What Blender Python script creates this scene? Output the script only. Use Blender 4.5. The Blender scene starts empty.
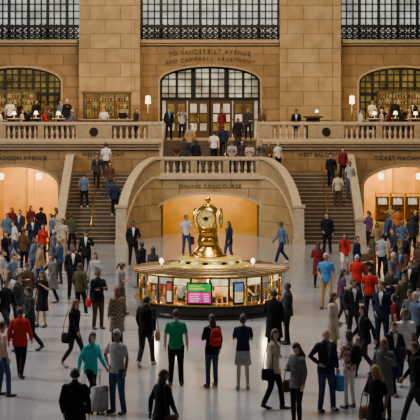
import bpy,bmesh,math,random
from math import sin,cos,pi,radians,sqrt,exp
from mathutils import Vector,Matrix
random.seed(7)
scn=bpy.context.scene
C=scn.collection
F=1600.;H0=95.;CZ=7.
def wx(px,Y): return (px-210)*Y/F
def wz(py,Y): return CZ-(py-H0)*Y/F
# ------------------------------------------------------------------ materials
def mat(name,col,rough=.6,metal=0.,es=0.,ec=None,var=.12,scale=5.,spec=.5,alpha=1.):
    m=bpy.data.materials.new(name);m.use_nodes=True
    nt=m.node_tree;b=nt.nodes['Principled BSDF']
    tc=nt.nodes.new('ShaderNodeTexCoord');no=nt.nodes.new('ShaderNodeTexNoise');no.inputs['Scale'].default_value=scale
    nt.links.new(tc.outputs['Object'],no.inputs['Vector'])
    r=nt.nodes.new('ShaderNodeValToRGB')
    r.color_ramp.elements[0].position=.3;r.color_ramp.elements[1].position=.7
    r.color_ramp.elements[0].color=[max(0,c*(1-var)) for c in col]+[1]
    r.color_ramp.elements[1].color=[min(1,c*(1+var)) for c in col]+[1]
    nt.links.new(no.outputs['Fac'],r.inputs['Fac']);nt.links.new(r.outputs['Color'],b.inputs['Base Color'])
    b.inputs['Roughness'].default_value=rough;b.inputs['Metallic'].default_value=metal
    b.inputs['Specular IOR Level'].default_value=spec;b.inputs['Alpha'].default_value=alpha
    if es:
        r2=nt.nodes.new('ShaderNodeValToRGB');e=ec or col
        r2.color_ramp.elements[0].position=.3;r2.color_ramp.elements[1].position=.7
        r2.color_ramp.elements[0].color=[c*(1-var) for c in e]+[1];r2.color_ramp.elements[1].color=[min(1,c*(1+var)) for c in e]+[1]
        nt.links.new(no.outputs['Fac'],r2.inputs['Fac']);nt.links.new(r2.outputs['Color'],b.inputs['Emission Color'])
        b.inputs['Emission Strength'].default_value=es
    return m
def brickmat(name,c1,c2,mortar,bw,bh,rough,ms,horizontal,lo,hi,ns,off=.5):
    m=bpy.data.materials.new(name);m.use_nodes=True
    nt=m.node_tree;b=nt.nodes['Principled BSDF'];N=nt.nodes.new;L=nt.links.new
    tc=N('ShaderNodeTexCoord');br=N('ShaderNodeTexBrick');br.offset=off;br.inputs['Scale'].default_value=1;br.inputs['Brick Width'].default_value=bw
    br.inputs['Row Height'].default_value=bh;br.inputs['Mortar Size'].default_value=ms
    br.inputs['Color1'].default_value=list(c1)+[1];br.inputs['Color2'].default_value=list(c2)+[1];br.inputs['Mortar'].default_value=list(mortar)+[1]
    if horizontal: L(tc.outputs['Object'],br.inputs['Vector'])
    else:
        sx=N('ShaderNodeSeparateXYZ');ad=N('ShaderNodeMath');cb=N('ShaderNodeCombineXYZ')
        L(tc.outputs['Object'],sx.inputs[0]);L(sx.outputs['X'],ad.inputs[0]);L(sx.outputs['Y'],ad.inputs[1])
        L(ad.outputs[0],cb.inputs['X']);L(sx.outputs['Z'],cb.inputs['Y']);L(cb.outputs[0],br.inputs['Vector'])
    no=N('ShaderNodeTexNoise');no.inputs['Scale'].default_value=ns;no.inputs['Detail'].default_value=7;L(tc.outputs['Object'],no.inputs['Vector'])
    r=N('ShaderNodeValToRGB');r.color_ramp.elements[0].position=.3;r.color_ramp.elements[1].position=.75
    r.color_ramp.elements[0].color=list(lo)+[1];r.color_ramp.elements[1].color=list(hi)+[1];L(no.outputs['Fac'],r.inputs['Fac'])
    mx=N('ShaderNodeMixRGB');mx.blend_type='MULTIPLY';mx.inputs[0].default_value=1
    L(br.outputs['Color'],mx.inputs[1]);L(r.outputs['Color'],mx.inputs[2]);L(mx.outputs[0],b.inputs['Base Color'])
    b.inputs['Roughness'].default_value=rough
    return m
def stone(name,c1,c2,mortar,bw=1.5,bh=.62,rough=.7):
    return brickmat(name,c1,c2,mortar,bw,bh,rough,.02,False,(.62,.60,.58),(1,1,1),1.5)
def check_mat(name,a,b_,s):
    m=mat(name,a);nt=m.node_tree;ck=nt.nodes.new('ShaderNodeTexChecker');ck.inputs['Scale'].default_value=s
    ck.inputs['Color1'].default_value=list(a)+[1];ck.inputs['Color2'].default_value=list(b_)+[1]
    tc=nt.nodes['Texture Coordinate'];nt.links.new(tc.outputs['Object'],ck.inputs['Vector']);nt.links.new(ck.outputs['Color'],nt.nodes['Principled BSDF'].inputs['Base Color'])
    return m
ST=stone('tan_stone',(.345,.205,.078),(.27,.158,.057),(.11,.065,.025))
STL=stone('pilaster_stone',(.50,.335,.148),(.41,.27,.115),(.18,.115,.05),1.7,.8)
FLOORM=brickmat('marble_floor',(.35,.342,.345),(.385,.375,.372),(.30,.29,.285),1.3,1.3,.15,.012,True,(.74,.73,.74),(1,1,1),.6,0)
PALE=mat('pale_marble',(.48,.365,.225),.42,var=.16)
PALE2=mat('balustrade_marble',(.34,.235,.12),.5,var=.15)
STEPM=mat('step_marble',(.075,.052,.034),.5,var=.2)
DARK=mat('black_iron',(.010,.009,.008),.4,.5)
BRASS=mat('brass',(.88,.52,.10),.22,1.,var=.1)
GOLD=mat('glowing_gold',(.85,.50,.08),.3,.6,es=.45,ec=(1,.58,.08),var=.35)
DBRASS=mat('dark_bronze',(.11,.06,.022),.35,.8)
GLASSW=mat('daylit_glass',(.3,.33,.33),.3,es=.55,ec=(.60,.66,.60),var=.45,scale=.9)
GLASSC=mat('lit_lobby_glass',(.3,.2,.12),.3,es=.6,ec=(.85,.66,.44),var=.65,scale=1.3)
GLASSO=mat('amber_glass',(.06,.03,.01),.3,es=.2,ec=(.85,.42,.07),var=.9,scale=1.3)
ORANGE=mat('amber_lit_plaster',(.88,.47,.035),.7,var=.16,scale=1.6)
LETTER=mat('engraved_letter',(.03,.018,.01),.7);LETTER2=mat('soft_engraved_letter',(.085,.05,.022),.7)
WOOD=mat('dark_wood',(.055,.026,.010),.4)
WHITE=mat('white_linen',(.60,.52,.40),.7)
LAMPM=mat('glowing_shade',(1,.9,.7),.5,es=5,ec=(1,.76,.42),var=.05)
CLEAR=mat('ticket_window_glass',(.06,.04,.02),.08,alpha=.12,spec=.6)
# ------------------------------------------------------------------ mesh helpers
class MB:
    def __init__(s): s.bm=bmesh.new()
    def box(s,x0,x1,y0,y1,z0,z1):
        v=[s.bm.verts.new(p) for p in [(x0,y0,z0),(x1,y0,z0),(x1,y1,z0),(x0,y1,z0),(x0,y0,z1),(x1,y0,z1),(x1,y1,z1),(x0,y1,z1)]]
        for f in [(0,3,2,1),(4,5,6,7),(0,1,5,4),(1,2,6,5),(2,3,7,6),(3,0,4,7)]: s.bm.faces.new([v[i] for i in f])
        return s
    def prism(s,poly,y0,y1):
        a=[s.bm.verts.new((x,y0,z)) for x,z in poly];b=[s.bm.verts.new((x,y1,z)) for x,z in poly]
        s.bm.faces.new(a);s.bm.faces.new(b[::-1]);n=len(poly)
        for i in range(n): s.bm.faces.new([a[i],b[i],b[(i+1)%n],a[(i+1)%n]])
        return s
    def disc(s,r,y0,y1,n=36,c=(0,0)):
        return s.prism([(c[0]+r*cos(2*pi*i/n),c[1]+r*sin(2*pi*i/n)) for i in range(n)],y0,y1)
    def lathe(s,prof,c=(0,0,0),n=24):
        rs=[]
        for r,z in prof: rs.append([s.bm.verts.new((c[0]+r*cos(2*pi*i/n),c[1]+r*sin(2*pi*i/n),c[2]+z)) for i in range(n)])
        for a,b in zip(rs,rs[1:]):
            for i in range(n): s.bm.faces.new([a[i],a[(i+1)%n],b[(i+1)%n],b[i]])
        s.bm.faces.new(rs[0][::-1]);s.bm.faces.new(rs[-1]);return s
    def tube(s,pts,rads,n=8): limb(s.bm,pts,rads,n);return s
    def build(s,name,m,parent=None,smooth=False,loc=None,kind=None):
        o=obj_from(s.bm,name,m,parent,smooth,loc)
        if kind:o['kind']=kind
        return o
def mesh_from(bm,name,smooth=False):
    bmesh.ops.recalc_face_normals(bm,faces=bm.faces)
    me=bpy.data.meshes.new(name);bm.to_mesh(me);bm.free()
    if smooth: me.polygons.foreach_set('use_smooth',[True]*len(me.polygons))
    return me
def obj_from(bm,name,m,parent=None,smooth=False,loc=None):
    me=mesh_from(bm,name,smooth)
    if m: me.materials.append(m)
    o=bpy.data.objects.new(name,me);C.objects.link(o)
    if parent:o.parent=parent
    if loc:o.location=loc
    return o
def ring(bm,c,u,v,a,b,n): return [bm.verts.new(c+u*(a*cos(2*pi*i/n))+v*(b*sin(2*pi*i/n))) for i in range(n)]
def loft(bm,secs,n=14):
    rs=[ring(bm,Vector(c),Vector(u),Vector(v),a,b,n) for c,u,v,a,b in secs]
    for a,b in zip(rs,rs[1:]):
        for i in range(n): bm.faces.new([a[i],a[(i+1)%n],b[(i+1)%n],b[i]])
    bm.faces.new(rs[0][::-1]);bm.faces.new(rs[-1])
def limb(bm,pts,rads,n=10):
    pts=[Vector(p) for p in pts];t0=(pts[1]-pts[0]).normalized();t1=(pts[-1]-pts[-2]).normalized()
    P=[pts[0]-t0*rads[0]*.7]+pts+[pts[-1]+t1*rads[-1]*.7];R=[rads[0]*.5]+list(rads)+[rads[-1]*.5]
    secs=[]
    for i,p in enumerate(P):
        t=(P[min(i+1,len(P)-1)]-P[max(i-1,0)]).normalized()
        ref=Vector((1,0,0)) if abs(t.x)<.8 else Vector((0,1,0))
        u=t.cross(ref).normalized();v=t.cross(u)
        secs.append((p,u,v,R[i],R[i]))
    loft(bm,secs,n)
def thing(name,label,cat,loc=(0,0,0),rz=0,group=None):
    o=bpy.data.objects.new(name,None);C.objects.link(o);o.location=loc;o.rotation_euler=(0,0,rz)
    o.empty_display_size=.2;o['label']=label;o['category']=cat
    if group:o['group']=group
    return o
def dup(root,loc,rz=0,label=None,scale=None):
    r=root.copy();C.objects.link(r);r.location=loc;r.rotation_euler=(0,0,rz)
    if label:r['label']=label
    if scale:r.scale=scale
    for ch in list(root.children):
        c=ch.copy();C.objects.link(c);c.parent=r
        for g in ch.children:
            d=g.copy();C.objects.link(d);d.parent=c
    return r
def evaluated(o):
    dg=bpy.context.evaluated_depsgraph_get();me=bpy.data.meshes.new_from_object(o.evaluated_get(dg))
    d=o.data;bpy.data.objects.remove(o)
    return me
def remesh(bm,vox,sm=3):
    me=mesh_from(bm,'t');o=bpy.data.objects.new('t',me);C.objects.link(o)
    m=o.modifiers.new('r','REMESH');m.mode='VOXEL';m.voxel_size=vox
    s=o.modifiers.new('s','SMOOTH');s.factor=.5;s.iterations=sm
    r=evaluated(o);r.polygons.foreach_set('use_smooth',[True]*len(r.polygons));return r
def text_mesh(s,size,ext=.012,sp=1.1):
    cu=bpy.data.curves.new('t','FONT');cu.body=s;cu.size=size;cu.align_x='CENTER';cu.align_y='CENTER';cu.extrude=ext;cu.space_character=sp
    o=bpy.data.objects.new('t',cu);C.objects.link(o);return evaluated(o)
def lettering(s,size,loc,parent,m=LETTER,sx=1.):
    me=text_mesh(s,size);me.materials.clear();me.materials.append(m)
    o=bpy.data.objects.new('lettering',me);C.objects.link(o);o.location=loc;o.rotation_euler=(pi/2,0,0);o.scale=(sx,1,1);o.parent=parent
    return o
def arc_lettering(s,size,cx,y,zc,R,parent,adv):
    bm=bmesh.new();w=[{' ':.6,'I':.45,'M':1.1,'N':1.05,'U':1.05,'V':.95,'W':1.2}.get(c,.92) for c in s];tot=sum(w);x=-tot/2
    for ch,wc in zip(s,w):
        xm=(x+wc/2)*adv;x+=wc
        if ch==' ':continue
        me=text_mesh(ch,size);a=xm/R
        M=Matrix.Translation((cx+R*sin(a),y,zc-R+R*cos(a)))@Matrix.Rotation(a,4,'Y')@Matrix.Rotation(pi/2,4,'X')
        me.transform(M);bm.from_mesh(me)
    return obj_from(bm,'lettering',LETTER2,parent)
# ------------------------------------------------------------------ people
BASE=dict(kL=(.10,-.02,.49),aL=(.12,.02,.09),kR=(-.10,-.02,.49),aR=(-.12,.02,.09),eL=(.235,.03,1.13),wL=(.245,-.04,.89),eR=(-.235,.03,1.13),wR=(-.245,-.04,.89),lean=0,drop=0,look=0,yaw=0)
POSES={
'stand':{},
'relax':dict(kR=(-.13,-.10,.50),aR=(-.17,-.10,.09),wL=(.22,-.10,.90)),
'walk':dict(kL=(.09,-.19,.51),aL=(.08,-.32,.10),kR=(-.09,.04,.49),aR=(-.09,.30,.17),eL=(.23,.13,1.15),wL=(.24,.16,.91),eR=(-.23,-.07,1.15),wR=(-.23,-.25,.96),lean=4),
'stroll':dict(kR=(-.09,-.14,.50),aR=(-.08,-.20,.09),kL=(.09,.02,.49),aL=(.09,.18,.13),eR=(-.24,.10,1.14),wR=(-.25,.10,.90),eL=(.23,-.04,1.14),wL=(.23,-.17,.93)),
'phone':dict(eR=(-.23,-.04,1.13),wR=(-.08,-.25,1.20),look=25,kL=(.13,-.06,.49),aL=(.16,-.06,.09)),
'call':dict(eR=(-.27,-.08,1.17),wR=(-.15,-.08,1.43),aL=(.15,-.05,.09)),
'photo':dict(eL=(.22,-.17,1.24),wL=(.07,-.27,1.46),eR=(-.22,-.17,1.24),wR=(-.07,-.27,1.46)),
'strap':dict(eL=(.25,.0,1.15),wL=(.15,-.15,1.28),kR=(-.12,-.06,.49),aR=(-.14,-.07,.09)),
'hips':dict(eR=(-.34,.05,1.16),wR=(-.20,-.06,1.02),aL=(.17,.0,.09),kL=(.13,-.03,.49)),
'fold':dict(eL=(.23,-.06,1.13),wL=(-.05,-.19,1.16),eR=(-.23,-.06,1.13),wR=(.05,-.21,1.20)),
'tow':dict(eL=(.25,.10,1.14),wL=(.29,.20,.92),kR=(-.09,-.14,.50),aR=(-.08,-.2,.09),aL=(.09,.14,.11)),
'lean':dict(lean=22,eL=(.22,-.10,1.14),wL=(.10,-.30,1.10),eR=(-.22,-.10,1.14),wR=(-.10,-.32,1.10),look=10),
'point':dict(eR=(-.27,-.16,1.28),wR=(-.30,-.40,1.40),yaw=-15,kL=(.12,-.05,.49),aL=(.15,-.05,.09)),
'sit':dict(drop=.47,kL=(.11,-.44,.50),aL=(.11,-.42,.09),kR=(-.11,-.44,.50),aR=(-.11,-.42,.09),eL=(.24,-.08,1.14),wL=(.12,-.30,1.10),eR=(-.24,-.08,1.14),wR=(-.12,-.32,1.12),look=8),
}
for k,v in POSES.items(): d=dict(BASE);d.update(v);POSES[k]=d
def mirror(d,**kw):
    o=dict(d)
    for a in 'kaew':
        for S,T in(('L','R'),('R','L')): x,y,z=d[a+T];o[a+S]=(-x,y,z)
    o.update(kw);return o
POSES['relax_turned']=mirror(POSES['relax'],yaw=32,eL=(.25,-.06,1.14),wL=(.17,-.26,1.06))
POSES['walk_mirrored']=mirror(POSES['walk'],yaw=-15)
POSES['stroll_mirrored']=mirror(POSES['stroll'],yaw=-25,lean=3)
POSES['stand_turned']=dict(POSES['stand'],yaw=-35,eR=(-.24,.09,1.14),wR=(-.15,-.10,.95),kL=(.12,-.07,.49),aL=(.15,-.08,.09))
ALT={'relax':'relax_turned','walk':'walk_mirrored','stroll':'stroll_mirrored','stand':'stand_turned'}
def TF(p):
    return Matrix.Translation((0,0,.95-p['drop']))@Matrix.Rotation(radians(p['lean']),4,'X')@Matrix.Translation((0,0,-.95))
TORSO=[(.84,.158,.112),(.93,.165,.118),(1.00,.152,.108),(1.09,.138,.098),(1.18,.148,.104),(1.28,.162,.112),(1.36,.168,.102),(1.42,.13,.082),(1.455,.07,.06)]
def torso(bm,M,inf=0.,zlo=.84,extra=[]):
    u=M.to_3x3()@Vector((1,0,0));v=M.to_3x3()@Vector((0,1,0));secs=[]
    for z,a,b in extra: secs.append((M@Vector((0,0,z)),u,v,a,b))
    for z,a,b in TORSO:
        if z>=zlo-.001: secs.append((M@Vector((0,0.005,z)),u,v,a+inf,b+inf))
    loft(bm,secs,18)
def heel_toe(a):
    a=Vector(a);tz=.035 if a.z<.25 else a.z-.05
    return a+Vector((0,.05,-.045)),Vector((a.x*1.08,a.y-.10,max(.035,a.z-.055) if a.z<.12 else tz)),Vector((a.x*1.1,a.y-.165,tz))
def head_pt(th,ph):
    dx,dy,dz=sin(th)*cos(ph),sin(th)*sin(ph),cos(th)
    x,y,z=.074*dx,.094*dy,.118*dz
    if dz<0:
        t=-dz;x*=1-.34*t**1.6;y*=(1-.45*t if dy>0 else 1-.12*t)
        if dy<0:y-=.010*exp(-((z+.098)/.02)**2-(x/.03)**2)
    if dy<-.3:
        y-=.024*exp(-(x/.011)**2-((z+.022)/.020)**2)
        y+=.007*exp(-((abs(x)-.031)/.013)**2-((z-.006)/.012)**2)
        y-=.006*exp(-(x/.02)**2-((z+.055)/.012)**2)
    x*=1+.20*exp(-((y-.012)/.018)**2-((z+.005)/.030)**2) if abs(dx)>.8 else 1
    return Vector((x,y,z))
def head_mat(p):
    return TF(p)@Matrix.Translation((0,-.012,1.602))@Matrix.Rotation(radians(p['yaw']),4,'Z')@Matrix.Rotation(radians(p['look']),4,'X')
def add_head(bm,M):
    nl,no=30,40;g=[]
    for i in range(nl+1):
        g.append([bm.verts.new(M@head_pt(pi*(i+.0001)/(nl+.0002),2*pi*j/no)) for j in range(no)])
    for i in range(nl):
        for j in range(no):
            f=bm.faces.new([g[i][j],g[i+1][j],g[i+1][(j+1)%no],g[i][(j+1)%no]])
            c=head_pt(pi*(i+.5)/nl,2*pi*(j+.5)/no)
            if c.y<-.05 and abs(abs(c.x)-.031)<.013 and abs(c.z-.006)<.009: f.material_index=1
            if c.y<-.05 and abs(c.x)<.024 and abs(c.z+.055)<.008: f.material_index=2
MC={}
def body_mesh(pn):
    if (pn,'body') in MC:return MC[pn,'body']
    p=POSES[pn];M=TF(p);bm=bmesh.new();torso(bm,M)
    limb(bm,[M@Vector((0,.01,1.40)),M@Vector((0,.0,1.47)),M@Vector((0,-.012,1.56))],[.062,.055,.052],12)
    hands=[]
    for s,S in((1,'L'),(-1,'R')):
        sh=M@Vector((s*.165,.005,1.385));e=M@Vector(p['e'+S]);w=M@Vector(p['w'+S])
        limb(bm,[sh,(sh*.45+e*.55),e,(e*.6+w*.4),w],[.052,.046,.036,.038,.026],12)
        hp=Vector((s*.088,.0,.90-p['drop']));k=Vector(p['k'+S]);a=Vector(p['a'+S])
        limb(bm,[hp,(hp*.5+k*.5),k,(k*.65+a*.35),a],[.09,.074,.052,.055,.036],12)
        h,b,t=heel_toe(a);limb(bm,[h,b,t],[.036,.036,.026],8);limb(bm,[a,h],[.036,.034],8)
        d=(w-e).normalized();nr=Vector((-s,0,0));
        if abs(d.z)<.6: nr=Vector((-s*.2,0,-1)) if pn not in('photo',) else Vector((-s,0,0))
        nr=(nr-d*nr.dot(d)).normalized();ac=d.cross(nr).normalized()
        if ac.y>0.05: ac=-ac
        loft(bm,[(w-d*.02,ac,nr,.024,.02),(w+d*.02,ac,nr,.036,.018),(w+d*.06,ac,nr,.042,.016),(w+d*.092,ac,nr,.038,.012)],10)
        hands.append((w,d,nr,ac))
    me=remesh(bm,.012,3);bm=bmesh.new();bm.from_mesh(me)
    for w,d,nr,ac in hands:
        for q,(o,l) in enumerate([(.031,.066),(.0105,.078),(-.0105,.072),(-.031,.056)]):
            b=w+d*.08+ac*o;limb(bm,[b,b+d*l*.5+nr*.006+ac*o*.1,b+d*l*.8+nr*.024+ac*o*.1],[.0088,.008,.0065],6)
        b=w+d*.025+ac*.028;limb(bm,[b,b+ac*.022+d*.022+nr*.008,b+ac*.028+d*.052+nr*.016],[.011,.010,.008],6)
    add_head(bm,head_mat(p))
    me=mesh_from(bm,'body_'+pn,True)
    for i in range(3):me.materials.append(None)
    MC[pn,'body']=me;return me
STRIDE=('walk','tow','stroll','walk_mirrored','stroll_mirrored')
def top_mesh(pn,kind):
    if (pn,kind) in MC:return MC[pn,kind]
    p=POSES[pn];M=TF(p);bm=bmesh.new();dp=.07 if pn in STRIDE else 0
    ex={'shirt':[(.83,.176,.132),],'jacket':[(.79,.192,.148),],'suit':[(.76,.19,.148)],'coat':[(.50,.235,.19+dp),(.70,.21,.16+dp/2)],'dress':[(.50,.25,.19+dp),(.70,.215,.165+dp/2),(.85,.18,.14)]}[kind]
    inf={'shirt':.014,'jacket':.026,'suit':.024,'coat':.032,'dress':.014}[kind]
    if pn=='sit': ex=[(.86,.18,.13)]
    torso(bm,M,inf,.93,ex)
    if kind!='shirt' and kind!='dress': limb(bm,[M@Vector((0,.012,1.43)),M@Vector((0,.012,1.482))],[.08,.066],12)
    for s,S in((1,'L'),(-1,'R')):
        sh=M@Vector((s*.158,.005,1.385));e=M@Vector(p['e'+S]);w=M@Vector(p['w'+S])
        if kind in('shirt','dress'): limb(bm,[sh,sh*.6+e*.4,sh*.3+e*.7],[.066,.062,.060],12)
        else: limb(bm,[sh,(sh*.45+e*.55),e,(e*.5+w*.5),w-(w-e).normalized()*.01],[.066+inf/3,.062,.054,.049,.041],12)
    if pn=='sit' and kind in('coat','dress'):
        for S,s in(('L',1),('R',-1)): limb(bm,[Vector((s*.088,0,.45)),Vector(p['k'+S])],[.12,.09],12)
    me=remesh(bm,.0135,3);me.materials.append(None);MC[pn,kind]=me;return me
def bottom_mesh(pn,kind):
    if (pn,kind) in MC:return MC[pn,kind]
    p=POSES[pn];bm=bmesh.new();M=TF(p);dr=p['drop']
    z=Vector((0,0,-dr))
    loft(bm,[(Vector((0,0,.84))+z,(1,0,0),(0,1,0),.165,.122),(Vector((0,0,.93))+z,(1,0,0),(0,1,0),.172,.125),(Vector((0,0,1.03))+z,(1,0,0),(0,1,0),.155,.112)],16)
    if kind=='skirt' and pn!='sit':
        dp=.08 if pn in STRIDE else 0
        loft(bm,[((0,0,.56),(1,0,0),(0,1,0),.22,.17+dp),((0,0,.75),(1,0,0),(0,1,0),.19,.15+dp/2),((0,0,.95),(1,0,0),(0,1,0),.172,.128)],18)
    else:
        for S,s in(('L',1),('R',-1)):
            hp=Vector((s*.088,.0,.90-dr));k=Vector(p['k'+S]);a=Vector(p['a'+S])
            if kind=='trousers':limb(bm,[hp,(hp*.5+k*.5),k,(k*.5+a*.5),a+Vector((0,.005,0))],[.104,.09,.070,.062,.058],12)
            elif kind=='leggings':limb(bm,[hp,(hp*.5+k*.5),k,(k*.65+a*.35),a],[.102,.085,.060,.062,.044],12)
            else:limb(bm,[hp,(hp*.5+k*.5),hp*.12+k*.88],[.108,.098,.088],12)
    me=remesh(bm,.0135,3);me.materials.append(None);MC[pn,kind]=me;return me
def hair_mesh(pn,kind):
    if (pn,'h'+kind) in MC:return MC[pn,'h'+kind]
    p=POSES[pn];M=head_mat(p);bm=bmesh.new();nl,no=22,32;g={}
    sc={'short':1.10,'bald':1.045,'cap':1.10}.get(kind,1.15)
    def keep(x,y,z):
        if kind=='bald':return y>.0 and -.05<z<.04
        if y<-.015: return z>.058-abs(x)*.25
        if kind=='short' or kind=='cap': return z>-.055+max(0,(.03-y))*1.2
        return z>-.085+max(0,(.0-y))*2
    def gv(i,j):
        j%=no
        if (i,j) not in g:
            q=head_pt(pi*(i+.001)/(nl+.002),2*pi*j/no);q=Vector((q.x*sc,q.y*sc+.003,q.z*sc));g[i,j]=bm.verts.new(M@q)
        return g[i,j]
    for i in range(nl):
        for j in range(no):
            c=head_pt(pi*(i+.5)/nl,2*pi*(j+.5)/no)
            if keep(*c): bm.faces.new([gv(i,j),gv(i+1,j),gv(i+1,j+1),gv(i,j+1)])
    R3=M.to_3x3();u=R3@Vector((1,0,0));v=R3@Vector((0,1,0))
    if kind=='long': loft(bm,[(M@Vector((0,.03,.03)),u,v,.078,.07),(M@Vector((0,.045,-.06)),u,v,.088,.062),(M@Vector((0,.075,-.15)),u,v,.092,.05),(M@Vector((0,.105,-.24)),u,v,.075,.035),(M@Vector((0,.112,-.29)),u,v,.04,.02)],16)
    if kind=='bob':
        loft(bm,[(M@Vector((0,.03,.03)),u,v,.08,.07),(M@Vector((0,.035,-.05)),u,v,.092,.065),(M@Vector((0,.04,-.12)),u,v,.082,.055)],16)
    if kind=='pony': limb(bm,[M@Vector((0,.09,.05)),M@Vector((0,.14,.02)),M@Vector((0,.15,-.07)),M@Vector((0,.135,-.17))],[.028,.034,.03,.014],10)
    if kind=='bun': limb(bm,[M@Vector((0,.085,.06)),M@Vector((0,.12,.075))],[.042,.04],10)
    if kind=='cap': loft(bm,[(M@Vector((0,-.10,.052)),u,v,.07,.075),(M@Vector((0,-.10,.062)),u,v,.066,.07)],16)
    me=mesh_from(bm,'hair',True);me.materials.append(None);MC[pn,'h'+kind]=me;return me
def shoe_mesh(pn,S):
    if (pn,'s'+S) in MC:return MC[pn,'s'+S]
    bm=bmesh.new();a=Vector(POSES[pn]['a'+S]);h,b,t=heel_toe(a)
    u=Vector((1,0,0));v=(t-h).normalized().cross(u)
    loft(bm,[(h+Vector((0,.02,0)),u,v,.03,.035),(h,u,v,.042,.045),((h+b)/2,u,v,.044,.044),(b,u,v,.052,.036),(t,u,v,.042,.026),(t-Vector((0,.03,0)),u,v,.02,.014)],12)
    limb(bm,[h+Vector((0,-.02,.02)),a+Vector((0,.01,0))],[.046,.044],10)
    me=mesh_from(bm,'shoe',True);me.materials.append(None);MC[pn,'s'+S]=me;return me
def shirtfront_mesh(pn):
    if (pn,'sf') in MC:return MC[pn,'sf']
    M=TF(POSES[pn]);bm=bmesh.new();L=[]
    for z,hw,y in[(1.475,.035,-.075),(1.42,.055,-.112),(1.34,.045,-.140),(1.24,.028,-.148),(1.12,.008,-.135)]:
        L.append([bm.verts.new(M@Vector((-hw,y+.0,z))),bm.verts.new(M@Vector((0,y-.012,z))),bm.verts.new(M@Vector((hw,y,z)))])
    for a,b in zip(L,L[1:]):
        for i in(0,1):bm.faces.new([a[i],a[i+1],b[i+1],b[i]])
    me=mesh_from(bm,'sf',True);me.materials.append(None);MC[pn,'sf']=me;return me
COL={'k':(.010,.009,.010),'ch':(.030,.028,.031),'n':(.014,.02,.045),'g':(.12,.115,.115),'lg':(.34,.33,.33),'w':(.66,.62,.56),'r':(.42,.018,.015),'m':(.13,.013,.015),'t':(.02,.42,.46),'gn':(.01,.25,.10),'b':(.06,.22,.50),'jb':(.035,.06,.13),'br':(.085,.042,.022),'tan':(.32,.19,.09),'kh':(.40,.29,.17),'p':(.58,.34,.31),'be':(.48,.38,.27),'y':(.62,.36,.03),'ol':(.07,.065,.03),'pu':(.10,.035,.10),'gb':(.10,.14,.21),'o':(.5,.13,.02)}
CN={'k':'black','ch':'charcoal','n':'navy','g':'grey','lg':'light grey','w':'white','r':'red','m':'maroon','t':'teal','gn':'green','b':'blue','jb':'denim','br':'brown','tan':'tan','kh':'khaki','p':'pink','be':'beige','y':'yellow','ol':'olive','pu':'purple','gb':'grey blue','o':'orange'}
CM={k:mat('cloth_'+k,v,.85,var=.22,scale=9,spec=.15) for k,v in COL.items()}
CM['rw']=check_mat('cloth_red_check',(.62,.52,.46),(.38,.04,.04),14);CN['rw']='checked'
CM['bp']=check_mat('cloth_brown_pattern',(.07,.035,.02),(.28,.18,.10),17);CN['bp']='patterned'
HM={'k':mat('hair_black',(.010,.008,.007),.5),'b':mat('hair_brown',(.045,.022,.010),.5),'a':mat('hair_auburn',(.16,.04,.014),.5),'y':mat('hair_blond',(.36,.21,.07),.5),'g':mat('hair_grey',(.34,.32,.30),.6)}
SKIN=[mat('skin_'+str(i),c,.55,var=.05) for i,c in enumerate([(.54,.30,.19),(.42,.22,.13),(.20,.095,.055),(.60,.36,.24)])]
EYE=mat('eye_dark',(.02,.015,.012),.3);LIP=mat('lip',(.33,.11,.09),.5)
SHOE=[mat('shoe_black',(.01,.009,.008),.4),mat('shoe_brown',(.06,.03,.014),.5),mat('shoe_white',(.5,.48,.45),.6)]
BLACKP=mat('black_plastic',(.012,.012,.013),.35)
NP=[0];POS=[]
def part(name,me,mats,root):
    o=bpy.data.objects.new(name,me);C.objects.link(o);o.parent=root
    for i,m in enumerate(mats):
        o.material_slots[i].link='OBJECT';o.material_slots[i].material=m
    return o
def where(px,fy):
    if isinstance(fy,tuple): Y,z=fy
    else: Y=CZ*F/(fy-H0);z=0
    return wx(px,Y),Y,z
def person(px,fy,h,rot,pn,top,tc,bot,bc,hair,hc,label,bag=None,group=None):
    NP[0]+=1
    if NP[0]%2==0 and pn in ALT: pn=ALT[pn]
    if not isinstance(fy,tuple) and fy>330: h*=1.025
    X_,Y,z=where(px,fy);POS.append((X_,Y,z))
    s=h/1.72;fem=hair in('long','bob','pony','bun');rz=radians(rot)
    r=thing('person',label,'person',(X_,Y,z),rz,group);r.scale=(s*(.93 if fem else 1.03),s*.97,s)
    sk=SKIN[(NP[0]*7)%11%4 if NP[0]%5 else 0]
    part('body',body_mesh(pn),[sk,EYE,LIP],r)
    part({'suit':'jacket'}.get(top,top),top_mesh(pn,top),[CM[tc]],r)
    if top=='suit' or (top=='jacket' and NP[0]%3==0): part('shirt_front',shirtfront_mesh(pn),[CM['w' if top=='suit' else random.choice(['g','w','be','b','m'])]],r)
    if top!='dress':part(bot,bottom_mesh(pn,bot),[CM[bc]],r)
    part('hair' if hair!='cap' else 'cap',hair_mesh(pn,hair),[HM[hc]],r)
    sm=SHOE[0 if top=='suit' else NP[0]%3]
    part('shoe',shoe_mesh(pn,'L'),[sm],r);part('shoe',shoe_mesh(pn,'R'),[sm],r)
    if bag:
        k,c=bag;MW=Matrix.Translation(r.location)@Matrix.Rotation(rz,4,'Z')@Matrix.Scale(s,4)
        make_bag(k,c,MW,rz,'%s %s with the %s'%(CN[c],k.replace('_',' '),label))
    return r
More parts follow.
